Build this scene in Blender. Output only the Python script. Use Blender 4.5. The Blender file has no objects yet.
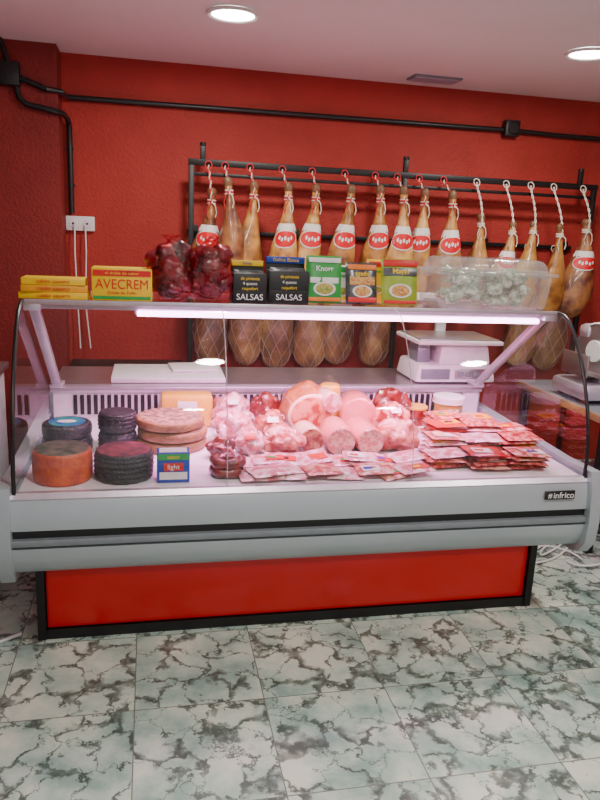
import bpy, bmesh, math, random
from mathutils import Matrix, Vector, noise, Euler
random.seed(7)
R=math.radians
COL=bpy.context.scene.collection

# ------------------------------------------------------------ materials
def nt(name):
    m=bpy.data.materials.new(name); m.use_nodes=True
    t=m.node_tree; t.nodes.clear()
    out=t.nodes.new('ShaderNodeOutputMaterial')
    return m,t,out
def rgb(c): return (c[0],c[1],c[2],1)
def mat(name,c,rough=.5,metal=0,c2=None,ns=20,contrast=.25,bump=0,bs=None,coat=0,emit=0,ecol=None,c3=None):
    m,t,out=nt(name)
    p=t.nodes.new('ShaderNodeBsdfPrincipled'); t.links.new(p.outputs[0],out.inputs[0])
    p.inputs['Base Color'].default_value=rgb(c); p.inputs['Roughness'].default_value=rough
    p.inputs['Metallic'].default_value=metal; p.inputs['Coat Weight'].default_value=coat
    p.inputs['Coat Roughness'].default_value=.12
    tc=t.nodes.new('ShaderNodeTexCoord'); oi=t.nodes.new('ShaderNodeObjectInfo')
    n=t.nodes.new('ShaderNodeTexNoise'); n.noise_dimensions='4D'; n.inputs['Scale'].default_value=ns; n.inputs['Detail'].default_value=5
    mu=t.nodes.new('ShaderNodeMath'); mu.operation='MULTIPLY'; mu.inputs[1].default_value=37
    t.links.new(oi.outputs['Random'],mu.inputs[0]); t.links.new(mu.outputs[0],n.inputs['W'])
    t.links.new(tc.outputs['Object'],n.inputs['Vector'])
    if c2 is None: c2=tuple(x*.9 for x in c)
    r=t.nodes.new('ShaderNodeValToRGB'); r.color_ramp.elements[0].position=.5-contrast/2; r.color_ramp.elements[1].position=.5+contrast/2
    r.color_ramp.elements[0].color=rgb(c); r.color_ramp.elements[1].color=rgb(c2)
    if c3: e=r.color_ramp.elements.new(.5); e.color=rgb(c3)
    t.links.new(n.outputs[0],r.inputs[0]); t.links.new(r.outputs[0],p.inputs['Base Color'])
    if bump:
        n2=t.nodes.new('ShaderNodeTexNoise'); n2.inputs['Scale'].default_value=bs or ns*3; n2.inputs['Detail'].default_value=4
        t.links.new(tc.outputs['Object'],n2.inputs['Vector'])
        b=t.nodes.new('ShaderNodeBump'); b.inputs['Strength'].default_value=bump; b.inputs['Distance'].default_value=.01
        t.links.new(n2.outputs[0],b.inputs['Height']); t.links.new(b.outputs[0],p.inputs['Normal'])
    if emit:
        p.inputs['Emission Color'].default_value=rgb(ecol or c); p.inputs['Emission Strength'].default_value=emit
    return m
def glassmat(name,tint=(1,1,1),base=.04,edge=.5,rough=.02,bump=0,diff=0,dcol=(1,1,1)):
    m,t,out=nt(name)
    tr=t.nodes.new('ShaderNodeBsdfTransparent'); tr.inputs[0].default_value=rgb(tint)
    gl=t.nodes.new('ShaderNodeBsdfGlossy'); gl.inputs['Roughness'].default_value=rough
    lw=t.nodes.new('ShaderNodeLayerWeight'); lw.inputs[0].default_value=.5
    pw=t.nodes.new('ShaderNodeMath'); pw.operation='POWER'; pw.inputs[1].default_value=4
    ma=t.nodes.new('ShaderNodeMath'); ma.operation='MULTIPLY_ADD'; ma.inputs[1].default_value=edge; ma.inputs[2].default_value=base
    mx=t.nodes.new('ShaderNodeMixShader')
    L=t.links.new
    L(lw.outputs['Facing'],pw.inputs[0]); L(pw.outputs[0],ma.inputs[0]); L(ma.outputs[0],mx.inputs[0]); L(gl.outputs[0],mx.inputs[2])
    if diff:
        d=t.nodes.new('ShaderNodeBsdfDiffuse'); d.inputs[0].default_value=rgb(dcol)
        m2=t.nodes.new('ShaderNodeMixShader'); m2.inputs[0].default_value=diff
        L(tr.outputs[0],m2.inputs[1]); L(d.outputs[0],m2.inputs[2]); L(m2.outputs[0],mx.inputs[1])
    else: L(tr.outputs[0],mx.inputs[1])
    if bump:
        tc=t.nodes.new('ShaderNodeTexCoord'); n=t.nodes.new('ShaderNodeTexNoise'); n.inputs['Scale'].default_value=45; n.inputs['Detail'].default_value=3
        b=t.nodes.new('ShaderNodeBump'); b.inputs['Strength'].default_value=bump; b.inputs['Distance'].default_value=.01
        L(tc.outputs['Object'],n.inputs['Vector']); L(n.outputs[0],b.inputs['Height']); L(b.outputs[0],gl.inputs['Normal'])
    L(mx.outputs[0],out.inputs[0])
    return m
def floor_mat():
    m,t,out=nt('marble_tile'); N=t.nodes.new; L=t.links.new
    p=N('ShaderNodeBsdfPrincipled'); L(p.outputs[0],out.inputs[0])
    g=N('ShaderNodeNewGeometry'); sx=N('ShaderNodeSeparateXYZ'); L(g.outputs['Position'],sx.inputs[0])
    def M(op,a,b=None,c=None):
        n=N('ShaderNodeMath'); n.operation=op
        for i,x in enumerate((a,b,c)):
            if x is None: continue
            if isinstance(x,(int,float)): n.inputs[i].default_value=x
            else: L(x,n.inputs[i])
        return n.outputs[0]
    T=.44
    ux=M('DIVIDE',M('ADD',sx.outputs[0],.058+44),T); uy=M('DIVIDE',M('ADD',sx.outputs[1],-2.11+44),T)
    fx=M('FRACT',ux); fy=M('FRACT',uy); ix=M('FLOOR',ux); iy=M('FLOOR',uy)
    ex=M('MINIMUM',fx,M('SUBTRACT',1,fx)); ey=M('MINIMUM',fy,M('SUBTRACT',1,fy)); e=M('MINIMUM',ex,ey)
    grout=M('LESS_THAN',e,.0045)
    cv=N('ShaderNodeCombineXYZ'); L(ix,cv.inputs[0]); L(iy,cv.inputs[1])
    wn=N('ShaderNodeTexWhiteNoise'); wn.noise_dimensions='3D'; L(cv.outputs[0],wn.inputs['Vector'])
    off=N('ShaderNodeVectorMath'); off.operation='SCALE'; off.inputs['Scale'].default_value=9; L(wn.outputs['Color'],off.inputs[0])
    ad=N('ShaderNodeVectorMath'); ad.operation='ADD'; L(g.outputs['Position'],ad.inputs[0]); L(off.outputs[0],ad.inputs[1])
    n1=N('ShaderNodeTexNoise'); n1.inputs['Scale'].default_value=7; n1.inputs['Detail'].default_value=6; n1.inputs['Roughness'].default_value=.62; L(ad.outputs[0],n1.inputs['Vector'])
    ds=N('ShaderNodeVectorMath'); ds.operation='SCALE'; ds.inputs['Scale'].default_value=.24; L(n1.outputs['Color'],ds.inputs[0])
    a2=N('ShaderNodeVectorMath'); a2.operation='ADD'; L(ad.outputs[0],a2.inputs[0]); L(ds.outputs[0],a2.inputs[1])
    vo=N('ShaderNodeTexVoronoi'); vo.feature='DISTANCE_TO_EDGE'; vo.inputs['Scale'].default_value=7.5; L(a2.outputs[0],vo.inputs['Vector'])
    n2=N('ShaderNodeTexNoise'); n2.inputs['Scale'].default_value=9; n2.inputs['Detail'].default_value=4; L(a2.outputs[0],n2.inputs['Vector'])
    wid=M('MULTIPLY',M('MAXIMUM',M('SUBTRACT',n2.outputs[0],.44),.006),1.2)
    vein=N('ShaderNodeMapRange'); vein.interpolation_type='SMOOTHSTEP'; L(vo.outputs['Distance'],vein.inputs[0]); L(M('MULTIPLY',wid,.1),vein.inputs[1]); L(M('ADD',wid,.016),vein.inputs[2]); vein.inputs[3].default_value=1; vein.inputs[4].default_value=0
    n3=N('ShaderNodeTexNoise'); n3.inputs['Scale'].default_value=4.5; n3.inputs['Detail'].default_value=8; n3.inputs['Roughness'].default_value=.6; L(ad.outputs[0],n3.inputs['Vector'])
    r=N('ShaderNodeValToRGB'); cr=r.color_ramp; cr.elements[0].position=.36; cr.elements[0].color=(.24,.36,.32,1); cr.elements[1].position=.64; cr.elements[1].color=(.66,.70,.60,1)
    el=cr.elements.new(.5); el.color=(.45,.56,.49,1)
    L(n3.outputs[0],r.inputs[0])
    n4=N('ShaderNodeTexNoise'); n4.inputs['Scale'].default_value=28; n4.inputs['Detail'].default_value=5; L(ad.outputs[0],n4.inputs['Vector'])
    vf=M('MINIMUM',M('MULTIPLY',vein.outputs[0],M('ADD',M('MULTIPLY',n4.outputs[0],1.1),.28)),.9)
    mx=N('ShaderNodeMix'); mx.data_type='RGBA'; L(vf,mx.inputs[0]); L(r.outputs[0],mx.inputs[6]); mx.inputs[7].default_value=(.045,.058,.050,1)
    mg=N('ShaderNodeMix'); mg.data_type='RGBA'; L(grout,mg.inputs[0]); L(mx.outputs[2],mg.inputs[6]); mg.inputs[7].default_value=(.16,.17,.15,1)
    L(mg.outputs[2],p.inputs['Base Color']); p.inputs['Roughness'].default_value=.25
    return m

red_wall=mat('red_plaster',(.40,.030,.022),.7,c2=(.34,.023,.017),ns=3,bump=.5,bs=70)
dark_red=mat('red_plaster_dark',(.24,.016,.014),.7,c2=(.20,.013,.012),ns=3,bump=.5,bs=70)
ceil_m=mat('ceiling_paint',(.80,.76,.75),.9,c2=(.78,.73,.72),ns=2)
black=mat('black_plastic',(.012,.012,.013),.4)
blackm=mat('black_metal',(.015,.014,.014),.45,.3)
grey=mat('grey_body',(.44,.49,.53),.32,.3,c2=(.41,.46,.5),ns=2)
greyd=mat('grey_body_dark',(.24,.27,.30),.4,.3)
steel=mat('brushed_steel',(.52,.48,.50),.3,.85,ns=8)
alum=mat('aluminium',(.66,.58,.68),.35,.6)
white=mat('white_enamel',(.84,.76,.83),.35)
whitep=mat('white_plastic',(.82,.81,.8),.4)
redpanel=mat('red_panel',(.80,.006,.012),.28,c2=(.74,.005,.01),ns=2)
glass=glassmat('clear_glass',(.975,.985,.98),.055,.55)
film=glassmat('plastic_film',(1,1,1),.035,.35,.10,1.0)
redfilm=glassmat('red_plastic_film',(.95,.45,.5),.06,.4,.08,.8)
hamfilm=glassmat('ham_wrap_net',(.92,.88,.82),.10,.45,.12,1.0,.10,(.8,.7,.55))
boxplastic=glassmat('clear_box_plastic',(.95,.96,.95),.08,.5,.1,.2,.17,(.85,.88,.86))
ledm=mat('led_tube',(1,.8,.95),.3,emit=12,ecol=(1,.55,.92))
downm=mat('downlight_diffuser',(1,1,1),.3,emit=25,ecol=(1,.97,.92))
ham_skin=mat('ham_skin',(.62,.31,.07),.3,c2=(.14,.05,.012),c3=(.38,.17,.04),ns=11,contrast=.36,bump=.45,bs=40,coat=.8)
ham_skin2=mat('ham_skin_pale',(.78,.48,.14),.3,c2=(.28,.11,.025),c3=(.58,.29,.07),ns=12,contrast=.34,bump=.45,bs=40,coat=.8)
ham_dark=mat('ham_dark',(.12,.035,.02),.3,c2=(.42,.18,.06),ns=11,bump=.45,bs=40,coat=.8)
hoof=mat('hoof',(.16,.075,.03),.5)
lab_red=mat('label_red',(.68,.005,.015),.4); lab_white=mat('label_white',(.82,.80,.77),.4)
rope_w=mat('rope_white',(.75,.65,.55),.8); rope_r=mat('rope_red',(.6,.02,.03),.8)
yellow=mat('yellow_card',(.90,.58,.005),.4); dyellow=mat('yellow_deep',(.80,.36,.005),.4)
blue=mat('blue_print',(.015,.05,.40),.4); green=mat('green_print',(.03,.34,.06),.4); orange=mat('orange_print',(.85,.20,.008),.4)
txt_red=mat('text_red',(.65,.005,.005),.4); txt_w=mat('text_white',(.85,.85,.85),.4); txt_y=mat('text_yellow',(.9,.60,.015),.4)
wood=mat('wood_edge',(.42,.24,.11),.5,c2=(.3,.16,.07),ns=12)

# ------------------------------------------------------------ builder
class B:
    def __init__(s,name): s.name=name; s.v=[]; s.f=[]; s.mi=[]; s.sm=[]; s.mats=[]
    def m(s,mt):
        if mt not in s.mats: s.mats.append(mt)
        return s.mats.index(mt)
    def add(s,vs,fs,mt,M=None,smooth=False,c=None):
        o=len(s.v); k=s.m(mt)
        for p in vs:
            p=Vector(p)
            if M is not None: p=M@p
            if c is not None: p=p+Vector(c)
            s.v.append(p)
        for f in fs: s.f.append([i+o for i in f]); s.mi.append(k); s.sm.append(smooth)
    def bm(s,b,mt,M=None,smooth=False,c=None):
        b.verts.index_update(); s.add([v.co.copy() for v in b.verts],[[v.index for v in f.verts] for f in b.faces],mt,M,smooth,c); b.free()
    def box(s,c,d,mt,bev=0,M=None,seg=2,taper=None):
        b=bmesh.new(); bmesh.ops.create_cube(b,size=1)
        for v in b.verts:
            k=1
            if taper and v.co.z>0: k=taper
            v.co=Vector((v.co.x*d[0]*k,v.co.y*d[1]*k,v.co.z*d[2]))
        if bev: bmesh.ops.bevel(b,geom=b.edges[:],offset=bev,segments=seg,affect='EDGES',profile=.5)
        s.bm(b,mt,M,bool(bev),c)
    def bx(s,x0,x1,y0,y1,z0,z1,mt,bev=0): s.box(((x0+x1)/2,(y0+y1)/2,(z0+z1)/2),(x1-x0,y1-y0,z1-z0),mt,bev)
    def lathe(s,prof,mt,c=(0,0,0),seg=32,sx=1,sy=1,M=None,wob=0,cap=True):
        vs=[];fs=[]
        n=len(prof)
        for (r,z) in prof:
            for k in range(seg):
                a=2*math.pi*k/seg; rr=r
                if wob: rr*=1+wob*math.sin(k*2*math.pi/seg*int(seg/3))
                vs.append((rr*math.cos(a)*sx,rr*math.sin(a)*sy,z))
        for j in range(n-1):
            for k in range(seg):
                a=j*seg+k; b=j*seg+(k+1)%seg; fs.append([a,b,b+seg,a+seg])
        if cap: fs.append(list(range(seg))[::-1]); fs.append([(n-1)*seg+k for k in range(seg)])
        s.add(vs,fs,mt,M,True,c)
    def cyl(s,c,r,h,mt,M=None,seg=32,bev=.003,r2=None):
        r2=r if r2 is None else r2
        s.lathe([(r-bev,0),(r,bev),(r2,h-bev),(r2-bev,h)],mt,c,seg,M=M)
    def tube(s,pts,r,mt,seg=8,closed=False):
        pts=[Vector(p) for p in pts]; n=len(pts); vs=[];fs=[]
        up=Vector((.13,.2,.97))
        for i,p in enumerate(pts):
            if closed: d=pts[(i+1)%n]-pts[i-1]
            else: d=pts[min(i+1,n-1)]-pts[max(i-1,0)]
            d.normalize(); a=d.cross(up)
            if a.length<.05: a=d.cross(Vector((1,0,0)))
            a.normalize(); b=d.cross(a)
            rr=r[i] if isinstance(r,(list,tuple)) else r
            for k in range(seg):
                t=2*math.pi*k/seg; vs.append(p+a*math.cos(t)*rr+b*math.sin(t)*rr)
        for j in range(n if closed else n-1):
            j2=(j+1)%n
            for k in range(seg): fs.append([j*seg+k,j*seg+(k+1)%seg,j2*seg+(k+1)%seg,j2*seg+k])
        if not closed: fs.append(list(range(seg))[::-1]); fs.append([(n-1)*seg+k for k in range(seg)])
        s.add(vs,fs,mt,None,True)
    def prism(s,poly,x0,x1,mt,smooth=False):
        n=len(poly); vs=[(x0,y,z) for y,z in poly]+[(x1,y,z) for y,z in poly]
        fs=[[i,(i+1)%n,n+(i+1)%n,n+i] for i in range(n)]+[list(range(n))[::-1],[n+i for i in range(n)]]
        s.add(vs,fs,mt,None,smooth)
    def sheet(s,prof,x0,x1,mt):
        n=len(prof); vs=[(x0,y,z) for y,z in prof]+[(x1,y,z) for y,z in prof]
        s.add(vs,[[i,i+1,n+i+1,n+i] for i in range(n-1)],mt,None,True)
    def lump(s,c,r,mt,seed=0,amp=.18,freq=1.6,M=None,sub=4,flat=True):
        b=bmesh.new(); bmesh.ops.create_icosphere(b,subdivisions=sub,radius=1)
        for v in b.verts:
            k=1+amp*noise.noise(v.co*freq+Vector((seed*3.1,seed,0)))*1.6+amp*.35*noise.noise(v.co*freq*3.5+Vector((seed,0,seed)))
            co=v.co*k
            if flat and co.z<-.8: co.z=-.8+(co.z+.8)*.1
            v.co=Vector((co.x*r[0],co.y*r[1],co.z*r[2]))
        s.bm(b,mt,M,True,c)
    def pillow(s,w,d,h,mt,M=None,c=None,seed=0,wr=.12,n=14,flange=.06):
        vs=[];fs=[]
        for side in (1,-1):
            for i in range(n+1):
                for j in range(n+1):
                    x=i/n*2-1; y=j/n*2-1
                    fx=max(0,1-(abs(x)/(1-flange))**3) if abs(x)<1-flange else 0
                    fy=max(0,1-(abs(y)/(1-flange))**3) if abs(y)<1-flange else 0
                    k=(fx*fy)**.5
                    z=side*(h/2*k*(1+wr*2*noise.noise(Vector((x*3+seed,y*3,seed+side)))))+(.0006*side)
                    z+=h*.15*noise.noise(Vector((x*1.5,y*1.5,seed*2.3)))
                    vs.append((x*w/2,y*d/2,z))
        N=(n+1)*(n+1)
        for q in (0,1):
            for i in range(n):
                for j in range(n):
                    a=q*N+i*(n+1)+j; f=[a,a+n+1,a+n+2,a+1]; fs.append(f if q==0 else f[::-1])
        s.add(vs,fs,mt,M,True,c)
    def build(s,loc=(0,0,0),parent=None,ang=40):
        me=bpy.data.meshes.new(s.name)
        me.from_pydata([tuple(v) for v in s.v],[],s.f)
        for mt in s.mats: me.materials.append(mt)
        me.polygons.foreach_set('material_index',s.mi); me.polygons.foreach_set('use_smooth',s.sm)
        me.update()
        try: me.set_sharp_from_angle(angle=R(ang))
        except Exception: pass
        o=bpy.data.objects.new(s.name,me); COL.objects.link(o); o.location=loc
        if parent: o.parent=parent
        return o
def text(body,size,loc,rot,mt,parent,name='lettering',ext=.0006,sx=1,bold=0):
    c=bpy.data.curves.new(name,'FONT'); c.body=body; c.size=size; c.extrude=ext; c.align_x='CENTER'; c.align_y='CENTER'; c.offset=bold
    c.materials.append(mt); o=bpy.data.objects.new(name,c); COL.objects.link(o); o.location=loc; o.rotation_euler=rot; o.scale=(sx,1,1); o.parent=parent
    return o
FR=(R(90),0,0)

# ------------------------------------------------------------ room
def slab(name,x0,x1,y0,y1,z0,z1,mt):
    b=B(name); b.bx(x0,x1,y0,y1,z0,z1,mt); return b.build()
XL,XR,YF,YB,H=-1.9,4.2,-3.0,4.52,2.5
slab('floor',XL-.1,XR+.1,YF,YB+.1,-.1,0,floor_mat())
slab('ceiling',XL-.1,XR+.1,YF,YB+.1,H,H+.1,ceil_m)
slab('wall_back',XL-.1,XR+.1,YB,YB+.1,0,H,red_wall)
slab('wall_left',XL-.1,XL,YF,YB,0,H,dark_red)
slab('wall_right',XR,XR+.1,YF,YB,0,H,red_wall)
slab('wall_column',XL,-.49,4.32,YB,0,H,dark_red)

def downlight(x,y):
    b=B('ceiling_downlight')
    b.lathe([(.098,-.001),(.112,-.004),(.116,-.012),(.112,-.018),(.098,-.016),(.094,-.012)],whitep,(0,0,0),40,cap=False)
    b.lathe([(.096,-.010),(.05,-.014),(.002,-.015)],downm,(0,0,0),40)
    o=b.build((x,y,H))
    l=bpy.data.lights.new('lamp','AREA'); l.shape='DISK'; l.size=.17; l.energy=23; l.color=(1,.94,.86)
    lo=bpy.data.objects.new('lamp',l); COL.objects.link(lo); lo.parent=o; lo.location=(0,0,-.022)
for x,y in ((.36,3.39),(2.11,3.40),(.36,1.4),(2.11,1.4),(.36,-.8),(2.11,-.8)): downlight(x,y)  # first pair is in view; the nearer rows are unseen, added for general fill
b=B('ceiling_vent')
b.bx(-.15,.15,-.075,.075,-.012,0,greyd,.003)
for i in range(7): b.box((0,-.055+i*.0185,-.014),(.27,.006,.008),alum)
b.build((1.66,4.28,H))

# conduits
b=B('cable_conduit')
y=4.49
b.tube([(-.55,4.30,2.265),(-.47,4.33,2.262),(-.465,4.40,2.26),(-.45,y,2.26),(0,y,2.262),(1,y,2.268),(2.24,y,2.275)],.0155,black,10)
b.tube([(2.34,y,2.275),(2.6,y,2.268),(4.15,y,2.262)],.0155,black,10)
b.box((2.29,y-.01,2.285),(.10,.06,.10),black,.008); b.cyl((2.29,y-.04,2.285),.035,.012,black,Matrix.Rotation(R(90),3,'X'))
b.tube([(-.68,4.30,2.31),(-.60,4.30,2.285),(-.55,4.30,2.265)],.0155,black,10)
b.box((-.735,4.29,2.325),(.12,.06,.12),black,.008)
b.tube([(-.735,4.30,2.38),(-.75,4.30,2.44),(-.77,4.30,2.5)],.013,black,10)
b.tube([(-.70,4.30,2.27),(-.685,4.295,2.21),(-.65,4.295,2.18),(-.56,4.295,2.165),(-.50,4.29,2.155),(-.465,4.33,2.15),(-.455,4.45,2.14),(-.45,y,2.11),(-.45,y,2.0),(-.45,y,1.62)],.0155,black,10)
for z in (1.98,1.78): b.box((-.45,y+.005,z),(.045,.02,.012),black)
b.build()
b=B('wall_socket')
b.box((-.405,4.505,1.565),(.165,.028,.085),whitep,.006)
for dx in (-.04,.04):
    b.cyl((-.405+dx,4.494,1.565),.026,.006,white,Matrix.Rotation(R(90),3,'X'))
    b.cyl((-.405+dx,4.486,1.565),.006,.003,black,Matrix.Rotation(R(90),3,'X'))
b.tube([(-.435,4.475,1.56),(-.437,4.46,1.4),(-.43,4.47,1.1),(-.42,4.46,.82)],.0045,whitep,6)
b.tube([(-.375,4.475,1.56),(-.372,4.46,1.4),(-.385,4.47,1.1),(-.36,4.46,.82)],.0045,whitep,6)
b.build()

# ------------------------------------------------------------ ham rack
b=B('ham_rack')
def bar(p,q,t,mt=blackm):
    p=Vector(p);q=Vector(q); mid=(p+q)/2; d=q-p
    b.box(mid,(abs(d.x)+t,abs(d.y)+t*.8,abs(d.z)+t),mt,.003)
x0,x1=.235,2.83
bar((x0,4.30,1.94),(x1,4.30,1.94),.036); bar((x0,4.30,1.875),(x1,4.30,1.875),.02)
for x in (x0,1.53,x1): bar((x,4.30,0.02),(x,4.30,1.94),.032)
for x in (.30,1.53,2.72):
    bar((x,4.30,1.94),(x,4.30,2.03),.03); b.cyl((x,4.30,2.03),.018,.02,blackm)
b.build()
b=B('hanging_rail'); bar((x0,4.500,1.55),(x1,4.500,1.55),.026)
for x in (x0+.03,.9,1.6,2.2,x1-.03): b.box((x,4.512,1.55),(.05,.014,.08),blackm,.002)
b.build()

def rot_between(d): return Vector((0,0,1)).rotation_difference(Vector(d).normalized()).to_matrix()
def ham(x,y,ztop,L,zbar,skin,label=True,lean=0,wscale=1,ropered=True,rotz=0,ybar=None,wrap=False):
    b=B('cured_ham')
    prof=[(0,.014,.013),(.012,.024,.022),(.04,.031,.027),(.07,.026,.022),(.12,.021,.02),(.18,.025,.023),(.25,.034,.03),(.32,.047,.038),(.40,.066,.048),(.48,.083,.055),(.57,.096,.060),(.67,.105,.062),(.77,.107,.062),(.86,.099,.057),(.93,.08,.048),(.97,.054,.034),(.993,.024,.018),(1,.004,.004)]
    seg=24
    sd=x*7.3
    def cx(t): return wscale*(.022*math.sin(t*math.pi*1.3+sd%1.5))
    def pt(t,a,w,d,add=0,k=1):
        nz=1+.22*noise.noise(Vector((math.cos(a)*1.2+sd,math.sin(a)*1.2,t*4)))*(1 if t>.2 else .4)
        return (cx(t)+(w*wscale*nz*k+add)*math.cos(a),(d*wscale*nz*k+add)*math.sin(a),-t*L)
    vs=[];fs=[]
    for (t,w,d) in prof: vs+=[pt(t,2*math.pi*i/seg,w,d) for i in range(seg)]
    for j in range(len(prof)-1):
        for k in range(seg):
            a=j*seg+k; c=j*seg+(k+1)%seg; fs.append([a,a+seg,c+seg,c])
    fs.append(list(range(seg)))
    Mz=Matrix.Rotation(R(rotz),3,'Z')@Matrix.Rotation(R(lean),3,'Y')
    nh=seg*3
    b.add(vs,fs,skin,Mz,True)
    hk=b.m(hoof)
    for i in range(nh): b.mi[i]=hk
    def interp(t):
        for a,c in zip(prof,prof[1:]):
            if a[0]<=t<=c[0]:
                f=(t-a[0])/(c[0]-a[0]); return a[1]+f*(c[1]-a[1]),a[2]+f*(c[2]-a[2])
    if wrap:
        # plastic wrap layer and coarse net cords
        vs=[];fs=[];pw=prof[7:]
        for (t,w,d) in pw: vs+=[pt(t,2*math.pi*i/seg,w,d,.004) for i in range(seg)]
        for j in range(len(pw)-1):
            for k in range(seg):
                a=j*seg+k; c=j*seg+(k+1)%seg; fs.append([a,a+seg,c+seg,c])
        b.add(vs,fs,hamfilm,Mz,True)
        for sg in (1,-1):
            for q in range(8):
                pts=[]
                for i in range(22):
                    t=.34+.64*i/21; w,d=interp(t); pts.append(Mz@Vector(pt(t,q*math.pi/4+sg*i*.11,w,d,.0045)))
                b.tube(pts,.0011,rope_w,4)
    if label:
        n=17; vs=[];fs=[];steps=3
        for q in range(steps+1):
            for i in range(n):
                a=math.pi*(.97+1.06*i/(n-1)); t=.315+(.045+(.02 if i%2 else 0))*q/steps; w,d=interp(t); vs.append(pt(t,a,w,d,.003))
        for q in range(steps):
            for k in range(n-1):
                a=q*n+k; fs.append([a,a+n,a+n+1,a+1])
        b.add(vs,fs,lab_white,Mz,True)
        spots=[(.435,.073,1.2,lab_white,.0035,0),(.435,.062,1.12,lab_red,.0050,0)]
        for k in range(5): spots.append((.432+(.006 if k%2 else -.004),.017,.10,lab_white,.0065,(-2+k)*.27))
        for (tc_,dt,da,mt,ad,ao) in spots:
            vs=[];fs=[];rr=4;nn=20
            w,d=interp(tc_); vs.append(pt(tc_-.012*ao*ao,-math.pi/2+ao,w,d,ad))
            for q in range(1,rr+1):
                for i in range(nn):
                    ph=2*math.pi*i/nn; aa=ao+da*math.cos(ph)*q/rr
                    t=tc_+dt*math.sin(ph)*q/rr-.012*aa*aa; w,d=interp(t); vs.append(pt(t,-math.pi/2+aa,w,d,ad))
            for i in range(nn): fs.append([0,1+i,1+(i+1)%nn])
            for q in range(rr-1):
                for i in range(nn): fs.append([1+q*nn+i,1+(q+1)*nn+i,1+(q+1)*nn+(i+1)%nn,1+q*nn+(i+1)%nn])
            b.add(vs,fs,mt,Mz,True)
    top=zbar-ztop; yb=(ybar-y) if ybar is not None else 0
    w,d=interp(.12)
    for dz in (0,-.009,.009):
        b.tube([Mz@Vector((cx(.12)+(w*wscale+.004)*math.cos(a),(d*wscale+.004)*math.sin(a),-.12*L+dz)) for a in [i*math.pi/6 for i in range(12)]],.004,rope_w if dz else (rope_r if ropered else rope_w),6,True)
    s=Mz@Vector((cx(.12),-(d*wscale+.006),-.12*L)); e=Vector((0,yb-.004,top))
    for ph,mt in ((0,rope_w),(math.pi,rope_r if ropered else rope_w)):
        pts=[]
        nn=44
        for i in range(nn+1):
            f=i/nn; p=s.lerp(e,f); p.y-=.03*wscale*math.sin(math.pi*min(1,f*1.15)) if f<.87 else 0
            pts.append(p+Vector((math.cos(f*24+ph)*.004,math.sin(f*24+ph)*.004,0)))
        b.tube(pts,.0034,mt,6)
    for sgn in (-1,1):
        b.tube([s+Vector((0,-.004,0)),s+Vector((sgn*.02,-.012,-.02)),s+Vector((sgn*.028,-.01,-.06)),s+Vector((sgn*.02,-.012,-.085))],.0032,rope_w if sgn>0 else (rope_r if ropered else rope_w),6)
    b.tube([e+Vector((0.0+.020*math.cos(a),.0+.008*math.sin(a),.022*math.sin(a))) for a in [i*math.pi/6 for i in range(12)]],.0036,rope_r if ropered else rope_w,6,True)
    return b.build((x,y,ztop))
up=[(.33,1.80,.66,ham_dark,1,3),(.425,1.86,.70,ham_dark,0,-2),(.57,1.85,.72,ham_skin,0,2),(.76,1.85,.73,ham_skin2,1,-1),(.94,1.855,.73,ham_skin2,1,3),(1.14,1.86,.73,ham_skin,1,4),(1.33,1.87,.74,ham_skin,1,-2),(1.47,1.87,.74,ham_skin2,1,1),(1.61,1.865,.74,ham_skin2,1,-1),(1.77,1.86,.74,ham_skin,1,-3),
(1.99,1.74,.6,ham_skin,0,-4),(2.19,1.70,.58,ham_skin2,1,3),(2.36,1.71,.58,ham_skin2,0,2),(2.52,1.70,.60,ham_skin,0,-1),(2.73,1.74,.64,ham_dark,1,0)]
for i,(x,z,L,sk,lab,lean) in enumerate(up):
    ham(x,4.20-(i%2)*.05,z,L,1.925,sk,bool(lab),lean,.90 if i<10 else (.84 if i<14 else 1.1),i<10,random.uniform(-12,12),4.27)
for i,x in enumerate((.40,.61,.82,1.01,1.19,1.45,2.70,2.50)):
    ham(x,4.405,1.47+random.uniform(-.02,.02),.745,1.54,(ham_skin,ham_skin2,ham_skin,ham_skin2)[i%4],False,random.uniform(-2,2),1.0,False,random.uniform(-12,12),4.475,True)

# ------------------------------------------------------------ refrigerated display case
X0,X1=-.47,1.735
b=B('refrigerated_display_counter')
b.prism([(2.40,.655),(2.385,.62),(2.378,.56),(2.378,.545),(2.60,.545),(2.60,.655)],X0,X1,grey)
b.prism([(2.392,.545),(2.392,.512),(2.60,.512),(2.60,.545)],X0,X1,black)
b.prism([(2.372,.512),(2.368,.50),(2.372,.488),(2.60,.488),(2.60,.512)],X0,X1,greyd)
b.prism([(2.388,.488),(2.388,.478),(2.60,.478),(2.60,.488)],X0,X1,black)
b.prism([(2.376,.478),(2.38,.44),(2.392,.405),(2.415,.375),(2.46,.355),(3.82,.355),(3.82,.478)],X0,X1,grey)
b.bx(X0,X1,2.60,3.82,.478,.66,greyd)
b.prism([(2.395,.655),(2.41,.672),(2.43,.672),(2.43,.64),(2.40,.64)],X0,X1,alum)
b.bx(X0+.02,X1-.02,2.43,3.40,.64,.67,white)
b.bx(X0+.02,X1-.02,3.395,3.42,.67,.80,white)
n=64
for i in range(n):
    x=X0+.12+i*(X1-X0-.24)/(n-1); b.box((x,3.392,.735),(.018,.012,.095),black,.002)
b.bx(X0+.01,X1-.01,3.375,3.44,.797,.825,alum,.004)
b.bx(X0+.01,X1-.01,3.44,3.88,.795,.823,steel)
b.bx(X0,X1,3.42,3.82,.66,.795,grey)
for xa,xb in ((X0-.045,X0+.002),(X1-.002,X1+.045)):
    b.prism([(2.385,.70),(2.36,.62),(2.352,.5),(2.36,.40),(2.40,.345),(2.47,.33),(3.84,.33),(3.84,.70),(3.5,.71),(2.6,.69)],xa,xb,grey)
b.bx(-.425,1.655,2.60,3.72,.0,.36,blackm)
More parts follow.
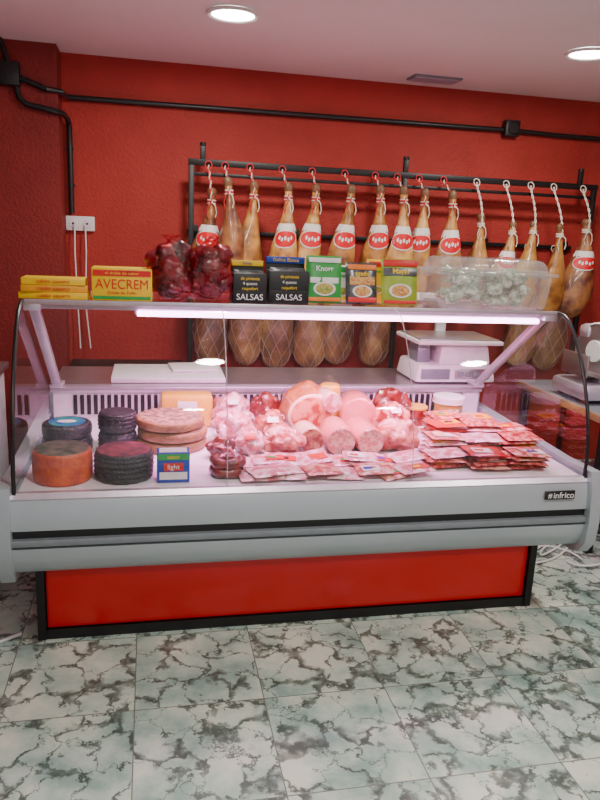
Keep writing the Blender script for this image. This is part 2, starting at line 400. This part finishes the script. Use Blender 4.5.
b.bx(-.395,1.625,2.588,2.602,.045,.335,redpanel,.003)
b.bx(-.43,1.66,2.578,2.61,.0,.042,blackm)
for x in (-.43,1.63): b.bx(x,x+.03,2.572,2.62,0,.36,blackm)
b.bx(-.43,1.66,2.59,2.61,.335,.36,blackm)
prof=[(2.415,.672),(2.415,.74),(2.43,.84),(2.458,.94),(2.50,1.04),(2.552,1.135),(2.61,1.215),(2.665,1.268),(2.71,1.288),(2.76,1.293)]
J=[-.455,.27,.98,1.72]
for i in range(3): b.sheet(prof,J[i]+.002,J[i+1]-.002,glass)
for x in J[1:3]: 
    b.tube([(x,y-.001,z) for y,z in prof],.0018,alum,6)
b.bx(J[0],J[3],2.76,3.12,1.287,1.295,glass)
b.bx(J[0],J[3],3.112,3.13,1.28,1.300,alum,.002)
b.bx(J[0],J[3],2.752,2.764,1.282,1.300,alum,.002)
for x in (X0+.01,X1-.01):
    poly=prof+[(2.80,1.29),(3.10,1.0),(3.36,.83),(3.36,.672)]
    b.add([(x,y,z) for y,z in poly],[list(range(len(poly)))],glass)
    b.tube([(x,y,z) for y,z in [(2.405,.67)]+prof],.0075,black,8)
    b.tube([(x,3.0-.0,.70)]*1+[(x,3.36,.70)],.002,alum,6)
    sx=.03 if x<0 else -.03
    M=rot_between((0,3.40-2.79,.825-1.285))
    L=math.hypot(3.40-2.79,.46)
    b.box((x+sx,(3.40+2.79)/2,(.825+1.285)/2),(.04,.026,L),alum,.005,M)
    b.box((x+sx,3.40,.835),(.06,.09,.02),alum,.004)
    b.box((x+sx,2.80,1.272),(.06,.09,.03),alum,.004)
b.bx(J[0]+.03,J[3]-.03,2.785,2.84,1.262,1.286,alum,.003)
b.bx(-.06,1.67,2.788,2.835,1.248,1.263,alum,.003)
M=Matrix.Rotation(R(90),3,'Y')
b.cyl((-.05,2.782,1.252),.0115,1.70,ledm,M,16)
case=b.build()
l=B('badge'); l.bx(1.535,1.665,2.372,2.380,.592,.628,black,.002); lo=l.build(parent=case)
text('infrico',.036,(1.615,2.371,.609),FR,txt_w,case,'badge_lettering')
text('#',.03,(1.555,2.371,.609),FR,txt_w,case,'badge_symbol')
l=bpy.data.lights.new('strip','AREA'); l.shape='RECTANGLE'; l.size=1.68; l.size_y=.025; l.energy=27; l.color=(1,.33,.78); l.spread=R(125)
lo=bpy.data.objects.new('strip_lamp',l); COL.objects.link(lo); lo.parent=case; lo.location=(.8,2.805,1.236); lo.rotation_euler=(R(20),0,0)

# ------------------------------------------------------------ worktop items
b=B('cutting_board'); b.box((.09,3.64,.8375),(.56,.36,.026),whitep,.006); b.box((.22,3.70,.858),(.24,.2,.014),whitep,.005,Matrix.Rotation(R(6),3,'Z')); b.build()
b=B('weighing_scale')
cx,cy,z=1.60,3.60,.824
b.box((cx,cy,z+.055),(.46,.32,.095),whitep,.015,taper=.93)
for sx in (-.17,.17):
    for sy in (-.1,.1): b.cyl((cx+sx,cy+sy,z),.015,.012,black)
b.box((cx-.12,cy-.16,z+.055),(.16,.01,.055),greyd,.003); b.box((cx+.09,cy-.158,z+.055),(.2,.008,.055),steel,.003)
for i in range(4): b.box((cx+.02+i*.045,cy-.164,z+.055),(.03,.006,.03),greyd,.002)
b.box((cx+.06,cy,z+.15),(.30,.24,.10),whitep,.012,taper=.9)
b.box((cx-.16,cy,z+.15),(.08,.16,.10),greyd,.012,taper=.9)
b.box((cx,cy-.01,z+.225),(.48,.36,.022),whitep,.008); b.box((cx,cy-.01,z+.239),(.45,.33,.008),steel,.003)
b.box((cx+.02,cy+.165,z+.24),(.06,.03,.32),whitep,.006); b.box((cx+.02,cy+.15,z+.40),(.34,.05,.11),whitep,.01); b.box((cx+.02,cy+.122,z+.40),(.26,.006,.055),greyd,.002)
b.build()

# ------------------------------------------------------------ shelf items
zt=1.2955
o=B('stock_cube_packet')
for i in range(3):
    o.box((-.355,2.85,zt+.014+i*.0265),(.25-.01*i,.10,.026),(yellow if i!=1 else dyellow),.003,Matrix.Rotation(R((-3,4,-1)[i]),3,'Z'))
ob=o.build()
for i in range(3): text('caldo casero',.018,(-.355,2.795,zt+.015+i*.0265),FR,txt_red,ob,sx=1.3)
b=B('stock_cube_box')
b.box((-.105,2.86,zt+.062),(.225,.11,.124),yellow,.003)
b.box((-.105,2.803,zt+.105),(.215,.002,.022),txt_red); b.box((-.105,2.803,zt+.012),(.215,.002,.012),green)
ob=b.build()
text('AVECREM',.052,(-.105,2.8025,zt+.062),FR,txt_red,ob,sx=.88); text('el doble de sabor',.015,(-.105,2.8,zt+.105),FR,txt_y,ob,sx=1.2); text('Caldo de Pollo',.015,(-.105,2.8025,zt+.031),FR,txt_red,ob,sx=1.2)

darkred=mat('dried_pepper',(.055,.002,.006),.3,c2=(.22,.008,.018),ns=16,contrast=.25,bump=.3,bs=22,coat=.4)
b=B('bag_of_dried_peppers')
for k,(cx,cy,s) in enumerate(((.08,2.86,1.08),(.235,2.87,1.12))):
    for i in range(22):
        a=i*2.4; r=.048*math.sqrt((i%6)/5)*s; zz=.04+.155*(i/22)
        b.lump((cx+math.cos(a)*r,cy+math.sin(a)*r*.8,zt+zz),(.040*s,.034*s,.036*s),darkred,i+k*20,.22,1.4,sub=3)
    b.lump((cx,cy,zt+.105),(.086*s,.068*s,.120*s),redfilm,k+3,.12,2.0,sub=4)
    b.lathe([(.028,0),(.012,.02),(.018,.035),(.035,.05)],redfilm,(cx,cy,zt+.205),16,cap=False,wob=.25)
b.build()

silver=mat('dark_pouch',(.05,.055,.06),.3,.4,c2=(.14,.15,.16),ns=30)
def card_display(x,w,h,head,htxt,hc,hh):
    b=B('sauce_display_box')
    b.box((x,2.88,zt+h*.36),(w,.11,h*.72),black,.003)
    b.box((x,2.935,zt+h*.5),(w,.006,h),blackm,.002)
    b.box((x,2.93-.004,zt+h-hh/2),(w*.98,.004,hh),head,.001)
    for i in range(4): b.pillow(w*.82,h*.55,.014,silver,Matrix.Rotation(R(82),3,'X'),(x,2.845+i*.022,zt+h*.50),i)
    b.box((x,2.823,zt+h*.17),(w*.96,.003,h*.26),blackm,.001)
    o=b.build(); text(htxt,hh*.75,(x,2.92,zt+h-hh/2),FR,hc,o); text('SALSAS',.034,(x,2.8205,zt+h*.15),FR,txt_w,o)
    for i in range(3): text(('de pimienta','4 quesos','roquefort')[i],.018,(x,2.822,zt+h*(.60-.12*i)),FR,txt_w if i%2 else txt_y,o,sx=.9)
card_display(.39,.135,.165,yellow,'Salsas',blue,.022)
card_display(.55,.165,.185,blue,'Gallina Blanca',txt_y,.026)

def pouch(x,w,h,bg,bands,title,tc,food,lean=12,y=2.87,rz=0):
    b=B('seasoning_pouch')
    M=Matrix.Rotation(R(rz),3,'Z')@Matrix.Rotation(R(90-lean),3,'X')
    c=Vector((x,y,zt+h/2*math.cos(R(lean))+.004))
    b.pillow(w,h,.03,bg,M,c,x*5,.06)
    for (u,v,ww,hh,mt) in bands: b.box(c+M@Vector((u*w,v*h,.016)),(w*ww,h*hh,.003),mt,.001,M)
    b.lathe([(w*.30,0),(w*.32,.003),(w*.30,.005),(w*.25,.004)],lab_white,c+M@Vector((0,-h*.2,.014)),24,1,.6,M)
    b.lathe([(w*.25,0),(w*.25,.004),(w*.1,.007)],food,c+M@Vector((0,-h*.2,.015)),24,1,.6,M)
    o=b.build(); e=M.to_euler(); text(title,w*.2,c+M@Vector((0,h*.22,.019)),e,tc,o,bold=.0006)
food1=mat('food_green',(.12,.3,.04),.5,c2=(.7,.4,.1),ns=120); food2=mat('food_brown',(.5,.12,.03),.5,c2=(.75,.5,.15),ns=120)
lime=mat('pouch_lime',(.30,.42,.03),.35)
pouch(.705,.15,.195,green,[(0,.40,.9,.1,lab_white),(0,-.42,.9,.08,orange),(0,-.02,.8,.12,lab_white)],'Knorr',txt_w,food1,10,2.88)
pouch(.865,.135,.175,silver,[(0,.38,.9,.12,orange),(0,.05,.8,.2,food2),(0,-.40,.9,.12,txt_red)],'asado',txt_y,food2,14,2.87)
pouch(.80,.10,.155,lab_white,[(0,.38,.9,.14,green),(0,-.4,.9,.1,yellow)],'sopa',green,food1,5,2.94)
pouch(1.035,.16,.195,lime,[(0,.40,.95,.14,txt_red),(0,.21,.92,.17,silver),(0,-.44,.9,.07,txt_red)],'Maggi',txt_y,food2,12,2.88)
pouch(.955,.09,.185,yellow,[(0,.38,.9,.12,txt_red)],'jugoso',green,food1,6,2.95)

b=B('clear_storage_bin')
x,y,w,d,h=1.43,2.90,.54,.28,.15
b.box((x,y,zt+h/2),(w*.9,d*.9,h),boxplastic,.02,taper=1.08)
b.box((x,y,zt+h+.004),(w*1.03,d*1.03,.016),boxplastic,.006)
b.box((x,y,zt+h+.036),(w*.94,d*.92,.055),boxplastic,.024,taper=.9)
for sx in (-1,1): b.box((x+sx*w*.5,y,zt+h),(.03,.09,.035),boxplastic,.006)
cheesebit=mat('wrapped_cheese_portion',(.28,.36,.22),.4,c2=(.80,.83,.70),ns=45,contrast=.16,coat=.5)
for i in range(75):
    b.lump((x+random.uniform(-.2,.2),y+random.uniform(-.09,.09),zt+.03+random.uniform(0,.12)),(.03,.026,.024),cheesebit,i,.3,2,sub=2)
b.build()

# ------------------------------------------------------------ products in the case
zd=.6705
def wheel(name,x,y,z,r,h,side,top,ribs=0,rim=None,wob=0):
    b=B(name); n=10; pr=[(r*.90,0)]
    for i in range(n*2+1):
        f=i/(n*2); k=r*(.955+.045*math.sin(math.pi*f)**.6)
        if ribs: k*=1+.02*math.sin(f*math.pi*2*ribs)
        pr.append((k,h*.05+f*h*.9))
    pr.append((r*.90,h)); pr.append((r*.5,h+.001)); pr.append((.002,h+.001))
    b.lathe(pr,side,(x,y,z),48,wob=wob)
    b.lathe([(r*.90,h*.985),(r*.88,h+.002),(r*.5,h+.003),(.002,h+.003)],top,(x,y,z),48)
    if rim: b.lathe([(r*.74,h+.003),(r*.73,h+.0042),(.002,h+.0042)],rim,(x,y,z),40); b.lathe([(r*.38,h+.004),(r*.37,h+.005),(.002,h+.005)],lab_white,(x,y,z),40,1,.55)
    return b
ch_or=mat('rind_orange',(.68,.11,.03),.45,c2=(.48,.06,.025),ns=25,bump=.5,bs=70)
ch_gt=mat('rind_greytop',(.05,.07,.05),.5,c2=(.22,.17,.12),ns=25)
ch_dk=mat('rind_dark',(.015,.014,.02),.35,c2=(.04,.035,.04),ns=40,bump=.8,bs=120)
ch_pk=mat('rind_pinktop',(.32,.06,.08),.45,c2=(.08,.03,.04),ns=30)
ch_bl=mat('label_bluegreen',(.01,.07,.30),.4,c2=(.02,.32,.22),ns=30)
ch_be=mat('cheese_beige',(.40,.19,.08),.5,c2=(.24,.10,.045),ns=25,bump=.4,bs=90)
ch_ye=mat('cheese_yellow',(.85,.48,.04),.45,c2=(.75,.40,.04),ns=12,coat=.3)
ch_top=mat('cheese_top_mottled',(.46,.25,.16),.5,c2=(.16,.10,.07),ns=40,contrast=.15,bump=.4)
wheel('orange_cheese_wheel',-.315,2.56,zd,.106,.115,ch_or,ch_gt).build()
wheel('braided_cheese_wheel',-.098,2.565,zd,.107,.105,ch_dk,ch_pk,ribs=5,wob=.02).build()
wheel('dark_rind_cheese_wheel',-.335,2.90,zd,.10,.06,ch_dk,ch_dk,ribs=2,wob=.01).build()
wheel('labelled_cheese_wheel',-.335,2.90,zd+.067,.099,.05,ch_dk,ch_dk,rim=ch_bl).build()
wheel('ribbed_black_cheese',-.135,2.90,zd,.077,.078,ch_dk,ch_dk,ribs=4,wob=.03).build()
wheel('ribbed_black_cheese',-.135,2.90,zd+.085,.077,.075,ch_dk,ch_dk,ribs=4,wob=.03).build()
for i in range(3):
    wheel('flat_cheese_wheel',.085+(.0,.006,-.004)[i],2.94,zd+i*.0455,.152-.004*i,.040,ch_be,ch_top).build()
b=B('cheese_wedge'); 
b.box((.165,3.25,zd+.078),(.24,.12,.156),ch_ye,.02); b.box((.165,3.25,zd+.078),(.254,.134,.168),film,.02); b.box((.165,3.181,zd+.1),(.09,.003,.06),lab_white,.001); b.build()
b=B('butter_carton'); b.box((.08,2.51,zd+.058),(.118,.07,.114),blue,.003)
b.box((.08,2.474,zd+.10),(.11,.002,.022),green); b.box((.08,2.474,zd+.028),(.10,.002,.028),lab_white); b.box((.08,2.4735,zd+.062),(.07,.002,.03),txt_red); b.box((.08,2.51,zd+.1155),(.10,.05,.002),lab_white)
ob=b.build(); text('light',.026,(.08,2.4722,zd+.062),FR,lab_white,ob); text('sabor',.02,(.08,2.4725,zd+.10),FR,txt_y,ob)

meat1=mat('cured_meat_pink',(.48,.03,.035),.35,c2=(.78,.32,.25),ns=28,contrast=.18,bump=.3,coat=.35)
meat2=mat('boiled_ham_pink',(.74,.14,.16),.4,c2=(.80,.25,.23),ns=14,coat=.35)
meat3=mat('pale_wrapped_meat',(.55,.11,.15),.35,c2=(.80,.50,.52),ns=30,contrast=.14,bump=.5,coat=.5)
meat4=mat('dark_red_meat',(.10,.003,.005),.3,c2=(.26,.015,.012),ns=30,contrast=.2,bump=.3,coat=.5)
meat5=mat('serrano_red',(.34,.010,.012),.35,c2=(.72,.24,.15),ns=22,contrast=.12,coat=.4)
morta=mat('mortadella',(.74,.18,.20),.4,c2=(.84,.48,.43),ns=60,contrast=.12,coat=.3)
fatw=mat('fat_white',(.82,.54,.38),.4,coat=.4)
brownmeat=mat('roast_brown',(.34,.08,.02),.4,c2=(.56,.20,.06),ns=24,bump=.4,coat=.5)
b=B('half_ham')
b.lump((.71,3.13,zd+.112),(.125,.13,.115),brownmeat,5,.12,1.3)
M=Matrix.Rotation(R(90),3,'X')@Matrix.Rotation(R(12),3,'Z')
b.lathe([(.10,0),(.103,.006),(.095,.012),(.088,.013)],fatw,(.71,3.01,zd+.115),32,1.05,.88,M)
b.lathe([(.090,.011),(.087,.022),(.03,.024),(.002,.024)],meat5,(.71,3.01,zd+.115),32,1.05,.88,M)
b.lump((.71,3.13,zd+.115),(.135,.145,.12),film,9,.10,2.3)
b.build()
def roll(name,x,y,r,L,z0=0,skin=meat2,face=morta,rz=0,flt=1):
    b=B(name); M=Matrix.Rotation(R(rz),3,'Z')@Matrix.Rotation(R(90),3,'X')
    b.lathe([(r*.9,-L),(r*.99,-L+.01),(r*1.02,-L/2),(r,-.006),(r*.97,0)],skin,(x,y,zd+z0+r*flt),32,1,flt,M)
    b.lathe([(r*.95,0),(r*.93,.003),(r*.4,.0035),(.001,.0035)],face,(x,y,zd+z0+r*flt),32,1,flt,M)
    b.lathe([(r*.2,-L-.03),(r*.7,-L-.008),(r*1.03,-L+.02),(r*1.045,-L/2),(r*1.03,0),(r*.9,.01),(r*.5,.012)],film,(x,y,zd+z0+r*flt),28,1,flt,M,wob=.02)
    return b.build()
roll('sausage_roll',.665,2.78,.056,.14,0,fatw,meat5,4)
roll('mortadella_roll',.785,2.74,.062,.2,0,meat2,morta,-3)
roll('mortadella_roll',.915,2.74,.06,.2,0,meat2,morta,3)
roll('boiled_ham_roll',.95,3.05,.088,.2,.0,meat2,meat2,-8,.98)
roll('turkey_roll',.80,2.97,.045,.14,.128,fatw,meat3,5)
b=B('cheese_log'); b.cyl((.835,3.17,zd),.050,.215,ch_ye,seg=28,bev=.01); b.lathe([(.053,0),(.054,.21),(.04,.225),(.015,.245),(.03,.265)],film,(.835,3.17,zd),24,wob=.03,cap=False); b.build()
def meatlump(name,x,y,r,mt,sd,z0=0,wrap=True,rz=0,lab=None):
    b=B(name); M=Matrix.Rotation(R(rz),3,'Z')
    b.lump((x,y,zd+z0+r[2]*.85),r,mt,sd,.26,1.7,M)
    if wrap: b.lump((x,y,zd+z0+r[2]*.9),(r[0]*1.06,r[1]*1.06,r[2]*1.06),film,sd+.4,.26,2.4,M)
    if lab: b.box((x,y-r[1]*.80,zd+z0+r[2]*1.62),(.05,.03,.003),lab,.001,Matrix.Rotation(R(40),3,'X'))
    return b.build()
meatlump('wrapped_meat_piece',1.06,2.82,(.095,.075,.072),meat1,2,rz=25)
meatlump('wrapped_meat_piece',1.10,3.02,(.09,.07,.085),meat5,22,rz=-15,lab=lab_white)
meatlump('cured_loin',1.16,3.22,(.085,.06,.095),meat4,3)
meatlump('wrapped_meat_piece',.37,3.20,(.10,.075,.085),meat3,4,rz=-20,lab=lab_white)
meatlump('cured_loin',.53,3.20,(.07,.06,.085),meat4,6)
meatlump('wrapped_meat_piece',.35,2.98,(.085,.08,.075),meat3,7,rz=10)
meatlump('cured_loin',.52,2.98,(.07,.08,.07),meat5,8,lab=lab_white)
meatlump('wrapped_meat_piece',.54,2.79,(.085,.07,.06),meat1,11,rz=-15)
meatlump('wrapped_meat_piece',.40,2.81,(.06,.07,.055),meat3,12,lab=lab_red)
meatlump('cured_loin',.28,2.76,(.055,.05,.045),meat4,15)
b=B('chorizo_ring')
for zz in (0,.034):
    b.tube([(.285+.05*math.cos(a+zz*30),2.545+.042*math.sin(a+zz*30),zd+.022+zz) for a in [i*math.pi/12*.92 for i in range(25)]],[.012]+[.020+.003*math.sin(i*1.3) for i in range(23)]+[.010],meat4,12)
b.lump((.285,2.55,zd+.05),(.04,.035,.03),meat4,3,.25,2)
b.build()
b=B('olive_tub')
tb=glassmat('tub_plastic',(.95,.85,.55),.08,.5,.1,0,.35,(.85,.6,.2))
b.cyl((1.46,3.20,zd+.004),.060,.12,ch_ye,r2=.066,seg=32); b.cyl((1.46,3.20,zd),.066,.13,tb,r2=.073,seg=36)
b.cyl((1.46,3.20,zd+.128),.079,.022,whitep,seg=36); b.lathe([(.081,.118),(.081,.13)],whitep,(1.46,3.2,zd),36,cap=False)
b.box((1.46,3.132,zd+.065),(.05,.004,.06),lab_white,.001); b.build()
b=B('jar_of_pate'); b.cyl((1.30,3.22,zd),.05,.08,meat4,seg=28,r2=.054); b.cyl((1.30,3.22,zd+.08),.056,.015,ch_ye,seg=28); b.build()

packA=mat('pack_salami',(.36,.012,.02),.3,c2=(.76,.22,.19),ns=45,contrast=.14,coat=.4,bump=.3)
packB=mat('pack_bacon',(.50,.05,.06),.3,c2=(.84,.44,.36),ns=32,contrast=.13,coat=.4,bump=.3)
packC=mat('pack_pale',(.62,.16,.21),.3,c2=(.84,.60,.62),ns=30,contrast=.13,coat=.5,bump=.4)
packR=mat('pack_red',(.52,.006,.015),.3,coat=.5)
b=B('sliced_meat_packs')
random.seed(11)
def pk(x,y,z,w,d,rz,mt,lm,tx=0,ty=0):
    M=Matrix.Rotation(R(rz),3,'Z')@Matrix.Rotation(R(tx),3,'X')@Matrix.Rotation(R(ty),3,'Y')
    b.pillow(w,d,.018,mt,M,(x,y,z),x*9+y*5+z*31,.2,n=12)
    if lm:
        lx=random.choice((-.12,.12)); 
        b.box(Vector((x,y,z))+M@Vector((w*lx,-d*.12,.0095)),(w*.5,d*.42,.002),lm,0,M)
        b.box(Vector((x,y,z))+M@Vector((w*(lx-.08),-d*.12,.0110)),(w*.24,d*.18,.001),random.choice([blue,txt_red,green,yellow,black]),0,M)
cols=[(1.19,2.60,3),(1.36,2.56,4),(1.53,2.55,4),(1.24,2.73,5),(1.41,2.71,5),(1.58,2.71,5),(1.31,2.87,6),(1.47,2.87,6),(1.61,2.87,5),(1.36,3.02,6),(1.54,3.03,5)]
for (x,y,n) in cols:
    for k in range(n):
        pk(x+random.uniform(-.012,.012),y+random.uniform(-.01,.01),zd+.012+k*.018,.165,.13,random.uniform(-12,12),random.choice([packB,packB,packC,packA,packC,packA,packR]),random.choice([lab_white,yellow,lab_white,dyellow,lab_red,None]),random.uniform(-2,5),random.uniform(-3,3))
b.build()
b=B('sliced_ham_trays')
for i in range(20):
    x=.20+.88*((i%10)/9.6)+random.uniform(-.02,.02); y=(2.51 if i<10 else 2.65)+random.uniform(-.015,.015)
    if x<.38: x=.42+random.uniform(0,.1)
    pk(x,y,zd+.012+(.015 if i%2 else 0),.145,.12,random.uniform(-25,25),random.choice([packC,packC,packB]),random.choice([None,None,lab_white,lab_red]),random.uniform(0,8),random.uniform(-5,5))
b.build()

# ------------------------------------------------------------ right side table & slicer
b=B('side_table')
b.bx(2.22,3.2,3.0,3.9,.725,.75,greyd); b.bx(2.205,2.22,3.0,3.9,.715,.753,wood,.002); b.bx(2.22,3.2,2.985,3.0,.715,.753,wood,.002)
for x,y in ((2.26,3.05),(2.26,3.85),(3.15,3.05),(3.15,3.85)): b.bx(x-.02,x+.02,y-.02,y+.02,0,.725,blackm)
b.bx(2.26,3.15,3.07,3.85,.2,.22,greyd)
b.build()
b=B('meat_slicer')
c=Vector((2.46,3.42,.751))
b.box(c+Vector((0,0,.06)),(.42,.34,.09),alum,.03)
for sx in (-.16,.16):
    for sy in (-.12,.12): b.cyl(c+Vector((sx,sy,0)),.02,.018,black)
M=Matrix.Rotation(R(-90),3,'Y')@Matrix.Rotation(R(10),3,'X')
b.cyl(c+Vector((-.03,.02,.26)),.15,.02,steel,M,40); b.cyl(c+Vector((-.05,.02,.26)),.06,.015,whitep,M,32)
b.box(c+Vector((.06,.05,.18)),(.14,.2,.2),alum,.03)
b.box(c+Vector((.02,.12,.36)),(.2,.10,.08),alum,.03)
b.box(c+Vector((-.12,-.02,.15)),(.14,.24,.02),steel,.005,Matrix.Rotation(R(12),3,'Y')); b.box(c+Vector((-.19,-.02,.2)),(.012,.24,.12),steel,.004)
b.cyl(c+Vector((.12,-.19,.07)),.03,.03,black,Matrix.Rotation(R(90),3,'X'))
b.lathe([(.152,0),(.160,.01),(.160,.02),(.152,.03)],whitep,c+Vector((-.025,.02,.26)),40,M=M,cap=False)
b.build()
b=B('power_cable')
pts=[]
for i in range(90):
    t=i/89; a=t*math.pi*7
    pts.append((1.95+.22*math.cos(a)+.35*t,2.95+.14*math.sin(a*1.13)+.25*math.sin(t*3),.008+.004*math.sin(a*2)**2))
b.tube(pts,.0055,whitep,6); b.build()
b=B('power_cable')
b.tube([(-.50-.12*math.sin(i*.35)-.02*i,2.62-.04*i,.008) for i in range(14)],.007,whitep,6); b.build()
b=B('back_counter')
b.bx(-.44,.18,4.02,4.26,0,.76,black,.004); b.bx(-.45,.19,4.0,4.27,.76,.79,blackm,.004)
for x in (-.3,.02): b.bx(x-.14,x+.14,4.012,4.02,.06,.72,greyd,.003)
b.build()
b=B('side_cabinet'); b.bx(-1.3,-.72,2.9,3.7,0,.85,white,.01); b.bx(-1.32,-.70,2.88,3.72,.85,.88,steel,.004); b.bx(-1.27,-.75,2.893,2.9,.05,.8,greyd,.002); b.build()

# ------------------------------------------------------------ world + camera
w=bpy.data.worlds.new('world'); bpy.context.scene.world=w; w.use_nodes=True
w.node_tree.nodes['Background'].inputs[0].default_value=(.93,.95,1,1); w.node_tree.nodes['Background'].inputs[1].default_value=.7
cd=bpy.data.cameras.new('camera'); cd.lens=36*705/800; cd.sensor_width=36; cd.clip_start=.02
co=bpy.data.objects.new('camera',cd); COL.objects.link(co); bpy.context.scene.camera=co
r=Vector((.978,-.202,.0457)).normalized(); fw=Vector((.207,.949,-.237)); fw=(fw-r*fw.dot(r)).normalized(); u=r.cross(fw)
M=Matrix((( r.x,u.x,-fw.x,0),(r.y,u.y,-fw.y,0),(r.z,u.z,-fw.z,1.6),(0,0,0,1)))
co.matrix_world=M
